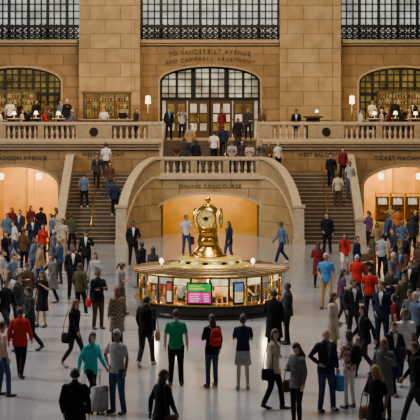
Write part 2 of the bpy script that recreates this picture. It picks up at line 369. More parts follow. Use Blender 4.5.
def make_bag(k,c,MW,rz,label):
    m=CM[c];label=' '.join(label.split()[:16])
    if k=='backpack':
        t=thing('backpack',label,'backpack',MW@Vector((0,.215,1.0)),rz)
        bm=bmesh.new();loft(bm,[((0,0,0),(1,0,0),(0,1,0),.10,.05),((0,0,.04),(1,0,0),(0,1,0),.14,.075),((0,0,.25),(1,0,0),(0,1,0),.145,.075),((0,0,.38),(1,0,0),(0,1,0),.11,.06),((0,0,.42),(1,0,0),(0,1,0),.05,.03)],16);obj_from(bm,'body',m,t,True)
        bm=bmesh.new();loft(bm,[((0,.07,.04),(1,0,0),(0,1,0),.08,.02),((0,.085,.10),(1,0,0),(0,1,0),.10,.035),((0,.07,.2),(1,0,0),(0,1,0),.09,.02)],12);obj_from(bm,'pocket',m,t,True)
        for s in(-1,1): MB().tube([(s*.09,-.05,.1),(s*.12,-.14,.02),(s*.115,-.37,.15),(s*.10,-.37,.33),(s*.09,-.22,.47),(s*.08,-.04,.38)],[.013]*6,6).build('strap',BLACKP,t,True)
    elif k in('shoulder_bag','tote_bag'):
        t=thing(k,label,'bag',MW@Vector((-.30,.02,.66)),rz)
        bm=bmesh.new();loft(bm,[((0,0,0),(1,0,0),(0,1,0),.045,.13),((0,0,.05),(1,0,0),(0,1,0),.06,.155),((0,0,.2),(1,0,0),(0,1,0),.05,.15),((0,0,.26),(1,0,0),(0,1,0),.02,.13)],14);obj_from(bm,'body',m,t,True)
        MB().tube([(0,-.11,.24),(.04,-.10,.5),(.14,-.05,.80),(.15,.0,.83),(.14,.05,.80),(.04,.10,.5),(0,.11,.24)],[.010]*7,6).build('strap',BLACKP,t,True)
    elif k=='suitcase':
        t=thing('suitcase',label,'suitcase',MW@Vector((-.24,-.50,0)),rz)
        b=MB().box(-.19,.19,-.12,.12,.06,.60);bmesh.ops.bevel(b.bm,geom=list(b.bm.edges),offset=.03,segments=3,affect='EDGES');b.build('shell',m,t,True)
        MB().tube([(-.10,.09,.58),(-.10,.09,.95),(.10,.09,.95),(.10,.09,.58)],[.010]*4,6).build('handle',BLACKP,t)
        for sx in(-1,1):
            for sy in(-1,1):
                w=MB();limb(w.bm,[(sx*.15-.012,sy*.09,.03),(sx*.15+.012,sy*.09,.03)],[.03,.03],10);w.build('wheel',BLACKP,t)
        MB().box(-.14,.14,-.135,-.11,.12,.50).build('front_pocket',m,t)
    elif k=='shopping_bag':
        t=thing('shopping_bag',label,'bag',MW@Vector((.26,-.05,.42)),rz)
        MB().box(-.06,.06,-.16,.16,0,.34).build('body',m,t)
        MB().tube([(0,-.08,.34),(0,-.06,.46),(0,.06,.46),(0,.08,.34)],[.007]*4,6).build('handle',BLACKP,t)
def SL(i): return (75.15+(i-.5)*.30,i*.1694)
FH=4.6;PLAT=5.0
PEOPLE=[
(75,463,1.76,178,'relax','jacket','k','trousers','ch','short','k','person in a black top seen from behind at bottom left edge'),
(91,409,1.68,50,'walk','jacket','t','trousers','k','bob','b','person in a bright teal jacket beside a pale suitcase',('suitcase','lg')),
(117,413,1.80,-35,'hips','shirt','lg','trousers','jb','short','g','grey haired person in pale shirt and jeans, hand on hip'),
(162,461,1.70,130,'stroll','coat','k','trousers','k','long','b','long haired person in black coat at the bottom edge',('shoulder_bag','br')),
(74,368,1.72,60,'walk','jacket','k','leggings','ch','long','a','auburn haired person in short black jacket walking right',('shoulder_bag','k')),
(20,378,1.70,165,'stroll','jacket','r','trousers','k','short','b','person in a red jacket walking away near left edge'),
(2,396,1.7,120,'relax','shirt','p','trousers','jb','short','b','person in pink shirt cut by the left edge'),
(5,340,1.7,60,'walk','jacket','k','trousers','ch','short','k','black jacketed person at far left beside the pink shirt'),
(42,327,1.70,-30,'strap','dress','k','leggings','k','long','b','long haired person in a black dress at left',('tote_bag','w')),
(30,351,1.72,-60,'walk','jacket','ch','trousers','k','short','k','person in charcoal jacket behind the red jacket'),
(27,316,1.68,20,'phone','jacket','br','trousers','jb','short','b','person in brown jacket looking down at left'),
(12,304,1.7,70,'walk','shirt','gb','trousers','ch','short','k','person in grey blue shirt striding at left'),
(52,303,1.66,-60,'stroll','coat','g','trousers','k','bob','b','bob haired person in grey coat, left crowd'),
(73,299,1.84,8,'relax','suit','k','trousers','k','short','b','tall person in black suit facing the camera at left'),
(95,303,1.70,-20,'strap','coat','lg','leggings','k','long','b','person in long light grey coat beside the black suit',('shoulder_bag','br')),
(98,329,1.78,30,'fold','jacket','k','trousers','br','short','k','person in black jacket and brown trousers with a red bag',('tote_bag','r')),
(80,316,1.68,150,'relax','jacket','ol','trousers','k','short','b','person in olive jacket between black suit and grey coat'),
(122,315,1.66,90,'phone','shirt','g','trousers','ch','pony','b','ponytailed person in grey shirt at the booth left side'),
(117,350,1.70,-160,'relax','coat','bp','leggings','k','long','a','person in patterned brown coat left of the booth'),
(146,367,1.78,165,'walk','jacket','k','trousers','ch','short','k','person in black jacket walking towards the booth',('shoulder_bag','tan')),
(176,385,1.78,176,'stand','shirt','gn','trousers','k','short','b','person in a green t-shirt seen from behind'),
(212,387,1.70,205,'strap','jacket','k','trousers','jb','long','b','person in black jacket with red backpack by the booth',('backpack','r')),
(243,389,1.74,184,'fold','shirt','n','skirt','lg','bun','b','person in navy top and pale skirt seen from behind'),
(273,409,1.74,70,'stroll','jacket','be','trousers','k','bob','b','person in beige jacket and black trousers, centre right',('shoulder_bag','k')),
(297,426,1.72,-50,'phone','jacket','g','leggings','k','long','b','long haired person in grey jacket looking at phone',('shoulder_bag','br')),
(274,357,1.76,160,'relax','coat','k','trousers','k','short','k','person in long black coat at booth right side'),
(288,344,1.68,-100,'strap','jacket','ch','trousers','k','short','b','person in charcoal jacket just right of black coat'),
(326,309,1.84,-8,'stand','shirt','b','trousers','kh','short','g','person in blue polo shirt and khaki trousers'),
(333,358,1.70,70,'relax','coat','be','leggings','tan','long','b','person in pale beige coat at right'),
(326,411,1.78,25,'hips','jacket','n','trousers','jb','bald','g','balding person in navy jacket and jeans',('shopping_bag','b')),
(349,408,1.70,-140,'fold','shirt','rw','trousers','w','bob','b','person in red and white checked shirt',('backpack','k')),
(353,343,1.78,15,'relax','suit','ch','trousers','ch','short','b','person in charcoal suit in the right crowd'),
(365,376,1.72,-70,'walk','jacket','k','trousers','ch','long','k','black haired person in black jacket behind checked shirt',('tote_bag','be')),
(382,349,1.82,-20,'stand','suit','n','trousers','n','short','b','person in navy suit at right, facing the camera'),
(370,322,1.72,160,'relax','shirt','r','trousers','k','short','k','person in red shirt behind the suits'),
(384,419,1.72,-15,'strap','coat','g','leggings','k','long','y','blond person in grey coat at lower right',('shoulder_bag','k')),
(376,456,1.72,-40,'phone','dress','k','leggings','k','long','y','blond person in black dress at the bottom right',('tote_bag','tan')),
(405,386,1.82,15,'hips','shirt','w','trousers','ch','short','b','person in white shirt and dark trousers at right'),
(396,358,1.66,-130,'walk','shirt','m','trousers','jb','pony','k','ponytailed person in maroon shirt, right crowd'),
(417,360,1.76,-60,'stroll','jacket','gb','trousers','k','short','g','grey haired person in blue grey jacket at right edge'),
(417,425,1.72,-90,'walk','jacket','k','trousers','ch','short','b','black clad person cut by lower right edge'),
(345,275,1.64,-10,'walk','jacket','r','shorts','w','bob','b','person in red jacket and white shorts'),
(357,282,1.72,60,'relax','jacket','n','trousers','k','short','k','person in navy jacket beside the white shorts'),
(369,296,1.76,-15,'fold','jacket','br','trousers','ch','short','b','person in brown jacket with folded arms at right'),
(318,288,1.68,170,'strap','coat','m','leggings','k','long','b','person in maroon coat near the right stair foot',('shoulder_bag','k')),
(327,254,1.82,-10,'stand','jacket','k','trousers','k','short','k','person all in black at the right stair foot'),
(282,264,1.76,-70,'walk','jacket','gb','trousers','n','short','b','person in grey blue jacket walking left behind the booth'),
(133,265,1.82,10,'relax','suit','k','trousers','k','short','k','person in black suit at the left stair foot'),
(142,288,1.68,-120,'phone','jacket','k','trousers','k','short','k','person in black jacket behind the booth at left'),
(153,294,1.66,150,'relax','jacket','ch','trousers','k','long','k','black haired person in charcoal behind the booth'),
(229,262,1.70,-50,'stroll','jacket','n','trousers','jb','long','b','person in navy jacket passing the lower archway'),
(186,254,1.72,20,'relax','shirt','w','trousers','jb','short','b','person in white shirt by the lower archway',('shopping_bag','m')),
(392,304,1.74,50,'walk','jacket','g','trousers','jb','short','g','grey haired person in grey jacket, right crowd',('backpack','k')),
(411,316,1.76,-30,'call','jacket','k','trousers','ch','short','k','person in black jacket calling by phone at right'),
(382,278,1.70,160,'stand','shirt','lg','trousers','k','short','b','person in light grey shirt seen from behind at right'),
(394,272,1.74,-60,'walk','jacket','ch','trousers','br','short','b','person in charcoal jacket and brown trousers at right'),
(406,281,1.78,90,'stroll','suit','k','trousers','k','short','k','person in black suit walking at right edge'),
(418,290,1.74,-60,'relax','jacket','br','trousers','k','short','b','person in brown jacket cut by right edge'),
(377,262,1.66,20,'stand','coat','tan','leggings','k','long','b','person in tan coat near ticket machine arch'),
(387,253,1.72,110,'walk','jacket','jb','trousers','k','short','b','person in denim jacket near ticket machine arch'),
(398,243,1.70,190,'stand','shirt','o','trousers','jb','short','k','person in orange shirt facing the ticket machines'),
(369,248,1.70,-60,'phone','jacket','pu','trousers','k','bob','b','person in purple jacket at right arch pier'),
(412,256,1.76,180,'relax','jacket','ch','trousers','k','short','k','person in charcoal jacket with back turned at ticket machines'),
(342,324,1.68,100,'stroll','shirt','pu','trousers','ch','long','k','person in purple top between khaki trousers and suits'),
(404,334,1.72,30,'relax','jacket','ol','trousers','jb','cap','k','person in olive jacket and black cap'),
(5,276,1.74,60,'stroll','jacket','k','trousers','k','short','b','black jacketed person at left edge near the arch'),
(15,261,1.70,-80,'walk','shirt','w','trousers','jb','short','k','person in white shirt by the left arch'),
(24,271,1.70,160,'stand','jacket','br','trousers','k','short','b','brown jacketed person seen from behind by left arch'),
(32,256,1.72,20,'phone','jacket','n','trousers','ch','short','k','person in navy jacket by the left arch'),
(43,264,1.66,-20,'strap','jacket','r','leggings','k','long','b','long haired person in red jacket by left arch'),
(53,274,1.74,80,'walk','jacket','g','trousers','k','short','g','grey haired person in grey jacket by left arch'),
(63,258,1.68,-10,'stand','shirt','be','trousers','tan','bob','b','person in beige clothes at left stair foot'),
(71,251,1.70,150,'relax','jacket','ol','trousers','k','short','b','person in olive jacket at left stair foot'),
(7,251,1.70,20,'stand','jacket','gb','trousers','k','short','k','person in blue grey jacket at the left arch entrance'),
(20,247,1.72,-20,'stroll','suit','ch','trousers','ch','short','b','person in charcoal suit coming from left arch'),
(31,240,1.66,20,'relax','coat','m','leggings','k','long','k','person in maroon coat under the left arch'),
(41,244,1.74,170,'stand','jacket','k','trousers','jb','cap','k','person in black jacket and cap under left arch'),
(52,251,1.68,-60,'stroll','shirt','gb','trousers','k','pony','b','ponytailed person in grey blue top under left arch'),
(2,300,1.72,90,'relax','shirt','lg','trousers','ch','short','b','person in light grey shirt at the left edge'),
(39,290,1.70,110,'walk','jacket','tan','trousers','jb','short','b','person in tan jacket walking in left crowd'),
(10,326,1.68,150,'relax','shirt','w','trousers','k','long','b','long haired person in white shirt at far left'),
(60,284,1.68,-100,'relax','jacket','jb','trousers','ch','long','y','blond person in denim jacket, left crowd'),
# left flight
(84,SL(9),1.70,180,'relax','shirt','gb','trousers','k','short','b','person in pale blue climbing the left stairs'),
(97,SL(14),1.72,0,'stroll','jacket','ch','trousers','k','short','k','person in charcoal jacket descending the left stairs'),
(110,SL(12),1.68,0,'relax','jacket','br','trousers','jb','long','b','person in brown jacket descending the left stairs'),
(115,SL(7),1.68,170,'stand','jacket','n','trousers','k','short','b','person in navy on the left stairs by the curved parapet'),
(106,SL(17),1.72,180,'stand','shirt','w','trousers','ch','short','k','person in white shirt near the left stair top'),
# right flight
(331,SL(14),1.72,0,'stroll','jacket','k','trousers','k','short','b','person in black jacket descending the right stairs'),
(343,SL(16),1.68,0,'relax','jacket','m','trousers','k','long','b','person in maroon jacket high on the right stairs'),
(338,SL(9),1.70,180,'stand','shirt','be','trousers','br','short','b','person in beige shirt climbing the right stairs'),
(350,SL(12),1.70,10,'relax','shirt','lg','trousers','jb','short','k','person in light grey shirt on the right stairs'),
# landing and upper flight
(177,(80.4,3.05),1.74,0,'lean','jacket','br','trousers','k','short','b','person in brown jacket leaning at landing balustrade, left'),
(196,(80.9,3.05),1.70,150,'relax','jacket','k','trousers','k','short','k','person in black jacket standing on the stair landing'),
(232,(80.3,3.05),1.70,0,'lean','shirt','lg','trousers','k','short','b','person in light grey shirt leaning on landing balustrade'),
(242,(81.0,3.05),1.68,10,'relax','jacket','ch','trousers','k','long','k','black haired person in charcoal at landing balustrade'),
(250,(80.3,3.05),1.62,-10,'lean','shirt','be','trousers','k','short','k','person in beige shirt leaning on landing balustrade'),
(261,(80.7,3.05),1.66,0,'photo','jacket','g','trousers','k','short','b','person in grey taking a photo over the landing balustrade'),
(269,(80.1,3.05),1.60,-20,'relax','jacket','br','trousers','k','bob','a','auburn person in brown jacket at landing balustrade right'),
(278,(80.8,3.05),1.58,30,'relax','shirt','w','trousers','k','short','g','grey haired person in white at landing balustrade right end'),
(214,(82.5,3.394),1.76,180,'walk','shirt','w','trousers','k','short','k','person in white shirt climbing the upper stairs'),
(223,(83.1,3.738),1.72,180,'relax','jacket','n','trousers','k','short','b','person in navy jacket climbing the upper stairs'),
(190,(83.1,3.738),1.72,0,'relax','jacket','tan','trousers','jb','short','b','person in tan jacket descending the upper stairs'),
(238,(83.7,4.082),1.72,0,'stroll','jacket','k','trousers','ch','short','k','person in black jacket descending the upper stairs at right'),
(182,(85.6,FH),1.78,0,'photo','shirt','lg','trousers','k','short','b','person in light grey taking photo at the stair top'),
(169,(85.2,FH),1.74,10,'relax','jacket','k','trousers','k','short','b','person in black jacket at the stair top, left side'),
(248,(85.4,FH),1.72,-10,'relax','jacket','ch','trousers','k','short','b','person in charcoal jacket at the stair top, right side'),
(222,(86.4,FH),1.70,20,'stand','coat','m','leggings','k','long','k','person in maroon coat at the stair top, centre'),
(262,(83.4,FH),1.70,-20,'relax','jacket','br','trousers','k','bob','b','bob haired person in brown behind right balcony balustrade'),
(296,(83.6,FH),1.72,0,'lean','suit','k','trousers','k','short','k','waiter dressed in black suit at right balcony balustrade'),
(136,(84.0,FH),1.72,60,'stroll','jacket','ch','trousers','k','short','b','person in charcoal walking on the left balcony'),
# balcony diners
(0,(84.9,PLAT),1.72,90,'sit','shirt','w','trousers','k','short','k','seated diner in white shirt at left end of balcony'),
(28,(84.9,PLAT),1.70,-90,'sit','jacket','k','trousers','k','long','b','seated long haired diner in black on left balcony'),
(44.5,(84.9,PLAT),1.70,90,'sit','jacket','r','trousers','k','short','b','seated diner in red jacket on left balcony'),
(72.5,(84.9,PLAT),1.72,-90,'sit','shirt','gb','trousers','k','short','g','seated grey haired diner in blue on left balcony'),
(22,(86.6,PLAT),1.68,90,'sit','shirt','be','trousers','k','bob','b','seated bob haired diner in beige, rear left balcony'),
(50,(86.6,PLAT),1.72,-90,'sit','jacket','ch','trousers','k','short','k','seated diner in charcoal at rear left balcony table'),
(10,(87.8,PLAT),1.76,0,'stand','shirt','w','trousers','k','short','k','waiter in white shirt under the left balcony arch'),
(36,(88.4,PLAT),1.74,40,'relax','jacket','k','trousers','k','short','b','person standing in black under the left balcony arch'),
(61,(87.6,PLAT),1.72,-30,'relax','shirt','gb','trousers','k','short','k','person in blue grey standing behind left diners'),
(104,(86.6,FH),1.74,0,'stand','shirt','w','trousers','k','short','b','bartender in white shirt before the bottle shelves'),
(123,(86.7,FH),1.72,20,'relax','shirt','k','trousers','k','short','k','bartender in black shirt before the bottle shelves'),
(360.5,(84.9,PLAT),1.72,90,'sit','shirt','w','trousers','k','short','b','seated diner in white shirt on right balcony'),
(388.5,(84.9,PLAT),1.70,-90,'sit','jacket','m','trousers','k','long','b','seated diner in maroon on right balcony'),
(401.5,(84.9,PLAT),1.72,90,'sit','jacket','k','trousers','k','short','k','seated diner in black on right balcony'),
(381.5,(86.6,PLAT),1.70,90,'sit','shirt','lg','trousers','k','short','g','seated grey haired diner in light grey on right balcony'),
(409.5,(86.6,PLAT),1.70,-90,'sit','jacket','tan','trousers','k','bob','y','seated blond diner in tan on right balcony'),
(395,(88.4,PLAT),1.76,0,'stand','jacket','k','trousers','k','short','k','person standing in black under right balcony arch'),
(372,(87.8,PLAT),1.72,30,'relax','shirt','w','trousers','k','short','b','waiter in white standing under right balcony arch'),
]
for r in PEOPLE: person(*r)
ZONES=[
('in the crowd before the left archway',[(12,241),(57,243)]),
('in the left crowd below the stairs',[(86,276),(33,280)]),
('at left among the walkers',[(18,338)]),
('in the crowd before the right archway',[(391,239),(416,246),(402,260)]),
('in the right crowd behind the suits',[(372,280),(402,293),(391,324),(357,306)]),
('at right among the walkers',[(411,352),(393,394)]),
('standing on the stair landing',[(184,(81.3,3.05))]),
('on the left balcony among the diners',[(46,(88.2,PLAT)),(67,(86.4,PLAT)),(20,(88.0,PLAT))]),
('on the right balcony among the diners',[(414,(88.2,PLAT)),(382,(88.4,PLAT))]),
]
used=set();rng=random.Random(21)
for zn,pts in ZONES:
    for px,fy in pts:
        X_,Y,z=where(px,fy)
        if any(abs(z-p[2])<1 and (X_-p[0])**2+(Y-p[1])**2<.46**2 for p in POS): continue
        stairs=isinstance(fy,tuple)
        while True:
            fem=rng.random()<.42
            top=rng.choice(['jacket','jacket','shirt','coat'] if fem else ['jacket','jacket','shirt','suit'])
            tc=rng.choice(['k','k','ch','n','g','br','w','lg','be','m','gb','r','jb','ol','tan','pu','p']) if top!='suit' else rng.choice(['k','ch','n','g'])
            bot=rng.choice(['leggings','trousers','skirt'] if fem else ['trousers']);bc=rng.choice(['k','k','ch','jb','n','br','kh'])
            hair=rng.choice(['long','bob','pony'] if fem else ['short','short','short','cap','bald']);hc=rng.choice('kkbbbyga')
            key=(top,tc,hair,zn)
            if key not in used:break
        used.add(key)
        if hair=='cap':hc='k'
        hn={'long':'long haired','bob':'bob haired','pony':'ponytailed','short':'short haired','cap':'capped','bald':'balding'}[hair]
        if top=='suit': bc=tc
        lab='%s person in %s %s %s'%(hn,CN[tc],top,zn)
        pn=rng.choice(['relax','relax','fold','phone','strap','hips'] if stairs else ['walk','stroll','walk','relax','phone','strap','point','fold','call'])
        rot=rng.choice([0,20,-20,40,-45,70,-75,150,180] if stairs else [0,15,-20,35,-40,80,-85,100,-110,165,-30])
        bag=None
        if not stairs and rng.random()<.35: bag=(rng.choice(['shoulder_bag','backpack','tote_bag']),rng.choice(['k','br','r','n','tan']))
        person(px,fy,rng.uniform(1.62,1.82) if not fem else rng.uniform(1.58,1.72),rot,pn,top,tc,bot,bc,hair,hc,lab,bag)
# ------------------------------------------------------------------ setting
MB().box(-30,30,18,100,-.3,0).build('floor',FLOORM,kind='structure')
def arcpts(xa,xb,zs,zt,n=24):
    c=(xa+xb)/2;h=(xb-xa)/2
    return [(c-h*cos(pi*i/n),zs+(zt-zs)*sin(pi*i/n)) for i in range(n+1)]
def arch_wall(mb,xL,xR,z0,zT,xa,xb,zs,zt,y0,y1):
    a=arcpts(xa,xb,zs,zt)
    mb.box(xL,xa,y0,y1,z0,zT);mb.box(xb,xR,y0,y1,z0,zT)
    for p,q in zip(a,a[1:]): mb.prism([p,q,(q[0],zT),(p[0],zT)],y0,y1)
def arch_trim(mb,xa,xb,z0,zs,zt,w,y0,y1):
    a=arcpts(xa,xb,zs,zt);b=arcpts(xa-w,xb+w,zs,zt+w)
    for i in range(len(a)-1): mb.prism([a[i],a[i+1],b[i+1],b[i]],y0,y1)
    mb.box(xa-w,xa,y0,y1,z0,zs);mb.box(xb,xb+w,y0,y1,z0,zs)
def zarch(x,xa,xb,zs,zt):
    c=(xa+xb)/2;h=(xb-xa)/2;t=1-((x-c)/h)**2
    return zs+(zt-zs)*sqrt(max(0,t))
YL=82.
AL=(wx(-30,YL),wx(58,YL),2.3,3.3);AR=(wx(364,YL),wx(452,YL),2.3,3.3)
m=MB();arch_wall(m,-20,-7.15,0,4.5,*AL,YL,YL+.8);arch_wall(m,7.15,20,0,4.5,*AR,YL,YL+.8)
m.box(-7.15,-2.6,YL,YL+.8,0,4.5);m.box(2.6,7.15,YL,YL+.8,0,4.5);m.box(-2.6,2.6,YL,YL+.3,0,3.0)
wl=m.build('wall_back_lower',ST,kind='structure')
m=MB();arch_trim(m,AL[0],AL[1],0,AL[2],AL[3],.16,YL-.06,YL);arch_trim(m,AR[0],AR[1],0,AR[2],AR[3],.16,YL-.06,YL);m.build('arch_moulding',PALE2,wl)
lettering('MADISON AVENUE',.30,(wx(20,YL),YL-.02,3.76),wl);lettering('TICKET MACHINES',.30,(wx(401,YL),YL-.02,3.76),wl)
lettering('WEST BALCONY',.27,(wx(103,YL),YL-.02,3.94),wl);lettering('WEST BALCONY',.27,(wx(319,YL),YL-.02,3.94),wl)
for s,nm in((-1,'left'),(1,'right')):
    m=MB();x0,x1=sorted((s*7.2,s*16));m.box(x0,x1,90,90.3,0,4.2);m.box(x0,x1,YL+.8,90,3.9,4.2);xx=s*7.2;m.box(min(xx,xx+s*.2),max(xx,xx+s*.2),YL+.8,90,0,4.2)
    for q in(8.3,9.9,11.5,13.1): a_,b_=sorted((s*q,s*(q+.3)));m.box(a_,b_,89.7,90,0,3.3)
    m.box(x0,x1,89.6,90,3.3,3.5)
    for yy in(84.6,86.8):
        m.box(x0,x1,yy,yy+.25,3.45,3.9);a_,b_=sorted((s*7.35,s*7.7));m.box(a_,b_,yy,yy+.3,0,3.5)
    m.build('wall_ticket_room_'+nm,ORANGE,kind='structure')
    l=bpy.data.lights.new('ticket_room_light','AREA');l.energy=300;l.color=(1,.66,.10);l.size=2.2;l.shape='RECTANGLE';l.size_y=1.2
    o=bpy.data.objects.new('ticket_room_light',l);C.objects.link(o);o.location=(s*9.6,88,3.75);o.rotation_euler=(radians(15),0,0)
    for j,dx in enumerate((9.0,11.0)):
        t=thing('ceiling_lantern','glowing lantern hanging in the %s archway, %s one'%(nm,('inner','outer')[j]),'lamp',(s*dx,84.2,2.55))
        MB().tube([(0,0,.35),(0,0,1.32)],[.012,.012],6).build('chain',DBRASS,t);MB().lathe([(.06,0),(.15,.05),(.17,.25),(.08,.34)],n=12).build('globe',LAMPM,t,True)
def ticket_machine(label):
    t=thing('ticket_machine',label,'ticket machine')
    MB().box(-.36,.36,-.3,.3,.1,1.55).build('cabinet',mat('machine_bronze',(.16,.09,.03),.4,.4),t)
    MB().box(-.32,.32,-.26,.26,0,.1).build('plinth',DARK,t)
    MB().box(-.24,.24,-.33,-.30,.95,1.3).build('screen',mat('machine_screen',(.4,.45,.4),.3,es=.6,ec=(.75,.75,.55),var=.4,scale=8),t)
    MB().box(-.34,.34,-.36,-.30,1.38,1.53).build('header_sign',mat('machine_header',(.7,.35,.04),.4,es=.7),t)
    MB().box(-.15,.15,-.33,-.30,.5,.7).build('slot_panel',BRASS,t);return t
places=['ticket machine nearest the right stair in the right archway','middle ticket machine in the right archway','ticket machine at right edge in the right archway']
tm=ticket_machine(places[0]);tm['group']='ticket machines'
for i,p in enumerate([382,397,412]):
    loc=(wx(p,88.8),88.8,0)
    if i==0:tm.location=loc
    else:dup(tm,loc,0,places[i])
# balcony
m=MB();m.box(-20,-2.6,YL-.1,90.3,4.5,FH);m.box(2.6,20,YL-.1,90.3,4.5,FH);m.box(-2.6,2.6,84.6,90.3,4.3,FH)
m.build('floor_balcony',PALE2,kind='structure')
m=MB()
for s in(-1,1):
    x0,x1=sorted((s*2.6,s*20));m.box(x0,x1,YL-.22,YL,4.36,4.5);m.box(x0,x1,YL-.32,YL,4.5,4.62);m.box(x0,x1,YL-.12,YL,4.2,4.36)
m.build('trim_1',PALE2,kind='structure')
for s,nm in((-1,'left'),(1,'right')):
    x0,x1=sorted((s*7.2,s*16));MB().box(x0,x1,83.8,90,FH,PLAT).build('floor_platform_'+nm,WOOD,kind='structure')
BALM=MB().lathe([(.075,0),(.075,.05),(.045,.07),(.05,.12),(.085,.22),(.075,.30),(.045,.42),(.04,.48),(.055,.51),(.045,.54),(.07,.57),(.07,.60)],n=12)
BALME=mesh_from(BALM.bm,'baluster',True);BALME.materials.append(PALE)
def bal(parent,x,y,z,sz=1.):
    o=bpy.data.objects.new('baluster',BALME);C.objects.link(o);o.parent=parent;o.location=(x,y,z);o.scale=(1,1,sz)
ROUND=mat('bronze_roundel',(.02,.014,.01),.4,.4)
def balustrade(label,spans,piers,Y,z0,h,roundels=()):
    t=thing('balustrade',label,'balustrade',(0,Y,z0));x0=min([a for a,b in spans]+[a for a,b in piers]);x1=max([b for a,b in spans]+[b for a,b in piers])
    MB().box(x0,x1,-.16,.16,0,.14).build('plinth',PALE,t)
    m=MB().box(x0-.02,x1+.02,-.19,.19,h-.13,h);m.box(x0,x1,-.15,.15,h-.18,h-.13);m.build('top_rail',PALE,t)
    for a,b in piers:
        m=MB().box(a,b,-.15,.15,.14,h-.18);m.box(a+.12,b-.12,-.17,-.15,.22,h-.26);m.build('pier',PALE2,t)
    for a,b in spans:
        n=max(1,int((b-a)/.27));sz=(h-.32)/.6
        for i in range(n): bal(t,a+(b-a)*(i+.5)/n,0,.14,sz)
    for x in roundels:
        MB().disc(.22,-.22,-.15,24,(x,h/2)).build('roundel',ROUND,t)
    return t
X=lambda p:wx(p,YL)
balustrade('long stone balustrade of the left balcony above the archway',[(X(-30),X(-2)),(X(6),X(38)),(X(44),X(76)),(X(112),X(148))],[(X(-36),X(-30)),(X(-2),X(6)),(X(38),X(44)),(X(76),X(112)),(X(148),X(162))],YL,4.62,1.0,[X(94)])
balustrade('long stone balustrade of the right balcony above the archway',[(X(272),X(308)),(X(344),X(376)),(X(382),X(414)),(X(422),X(450))],[(X(258),X(272)),(X(308),X(344)),(X(376),X(382)),(X(414),X(422)),(X(450),X(456))],YL,4.62,1.0,[X(326)])
# upper central flight
t=thing('staircase','short central stone staircase from landing up to the balcony','staircase',(0,YL,3.05))
m=MB()
for i in range(9): m.box(-2.42,2.42,i*.3,2.9,i*.172,(i+1)*.172)
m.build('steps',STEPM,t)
for s in(-1,1):
    m=MB();a=[(0,-.05),(0,1.15),(2.6,2.55),(2.6,1.3)];x0,x1=sorted((s*2.42,s*2.62))
    vs=[m.bm.verts.new((x0,y,z)) for y,z in a]+[m.bm.verts.new((x1,y,z)) for y,z in a]
    for f in[(0,1,2,3),(7,6,5,4),(0,4,5,1),(1,5,6,2),(2,6,7,3),(3,7,4,0)]:m.bm.faces.new([vs[k] for k in f])
    m.build('side_parapet',PALE,t)
for xx in(-.8,.8):
    m=MB();m.tube([(xx,0,1.0),(xx,2.6,2.45)],[.03,.03],8)
    for q in(0,1.3,2.6): m.tube([(xx,q,.1+q*.55),(xx,q,1.0+q*.557)],[.02,.02],6)
    m.build('handrail',BRASS,t,True)
# landing + parapets + flights
LZ=3.05;INN=[(2.47,79,3.95),(2.75,78.85,3.92),(3.05,78.5,3.80),(3.42,77.9,3.5),(3.75,77.0,3.0),(3.98,76.0,2.4),(4.12,75.0,1.75),(4.15,74.75,1.7)]
def xin(Y):
    if Y>=79:return 2.3
    for a,b in zip(INN,INN[1:]):
        if b[1]<=Y<=a[1]: return a[0]+(b[0]-a[0])*(a[1]-Y)/(a[1]-b[1]) if a[1]!=b[1] else a[0]
    return 4.12
m=MB();m.box(-7.0,7.0,80.4,YL,2.75,LZ);m.box(-2.6,2.6,79.1,80.4,2.75,LZ)
for s in(-1,1):
    x0,x1=sorted((s*2.6,s*3.3));m.box(x0,x1,79.2,80.4,2.75,LZ)
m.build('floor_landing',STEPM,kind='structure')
m=MB();arch_wall(m,-2.85,2.85,0,2.98,-2.68,2.68,1.15,2.1,78.85,79.15)
wc=m.build('wall_landing_front',STL,kind='structure')
m=MB();arch_trim(m,-2.68,2.68,0,1.15,2.1,.12,78.80,78.86);m.build('arch_moulding',PALE,wc)
m=MB();m.box(-2.7,2.7,78.72,79.0,2.86,3.02);m.build('cornice',PALE,wc)
lettering('DINING CONCOURSE',.24,(0,78.83,2.50),wc,LETTER2,1.2)
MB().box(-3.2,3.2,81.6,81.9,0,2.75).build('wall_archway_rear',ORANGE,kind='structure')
for s in(-1,1):
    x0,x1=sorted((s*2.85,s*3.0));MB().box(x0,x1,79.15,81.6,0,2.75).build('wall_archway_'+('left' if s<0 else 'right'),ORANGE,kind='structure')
balustrade('stone balustrade of the stair landing over the central archway',[(-2.25,-.95),(-.65,.65),(.95,2.25)],[(-2.47,-2.25),(-.95,-.65),(.65,.95),(2.25,2.47)],79.0,3.0,.95)
def strip_wall(path,th,name,m_,parent,zf0,zf1):
    bm=bmesh.new();P=[Vector((p[0],p[1],0)) for p in path];prev=None
    for i,p in enumerate(P):
        tt=(P[min(i+1,len(P)-1)]-P[max(i-1,0)]).normalized();n=Vector((tt.y,-tt.x,0))*th/2;z0=zf0(path[i]);z1=zf1(path[i])
        r=[bm.verts.new((p+n+Vector((0,0,z0)))),bm.verts.new((p-n+Vector((0,0,z0)))),bm.verts.new((p-n+Vector((0,0,z1)))),bm.verts.new((p+n+Vector((0,0,z1))))]
        if prev:
            for k in range(4):bm.faces.new([prev[k],prev[(k+1)%4],r[(k+1)%4],r[k]])
        else:bm.faces.new(r)
        prev=r
    bm.faces.new(prev[::-1]);return obj_from(bm,name,m_,parent,False)
def fine(path,k=4):
    out=[]
    for i in range(len(path)-1):
        p0=path[max(i-1,0)];p1=path[i];p2=path[i+1];p3=path[min(i+2,len(path)-1)]
        for j in range(k):
            t_=j/k;out.append(tuple(.5*((2*b)+(-a+c)*t_+(2*a-5*b+4*c-d)*t_*t_+(-a+3*b-3*c+d)*t_**3) for a,b,c,d in zip(p0,p1,p2,p3)))
    out.append(path[-1]);return out
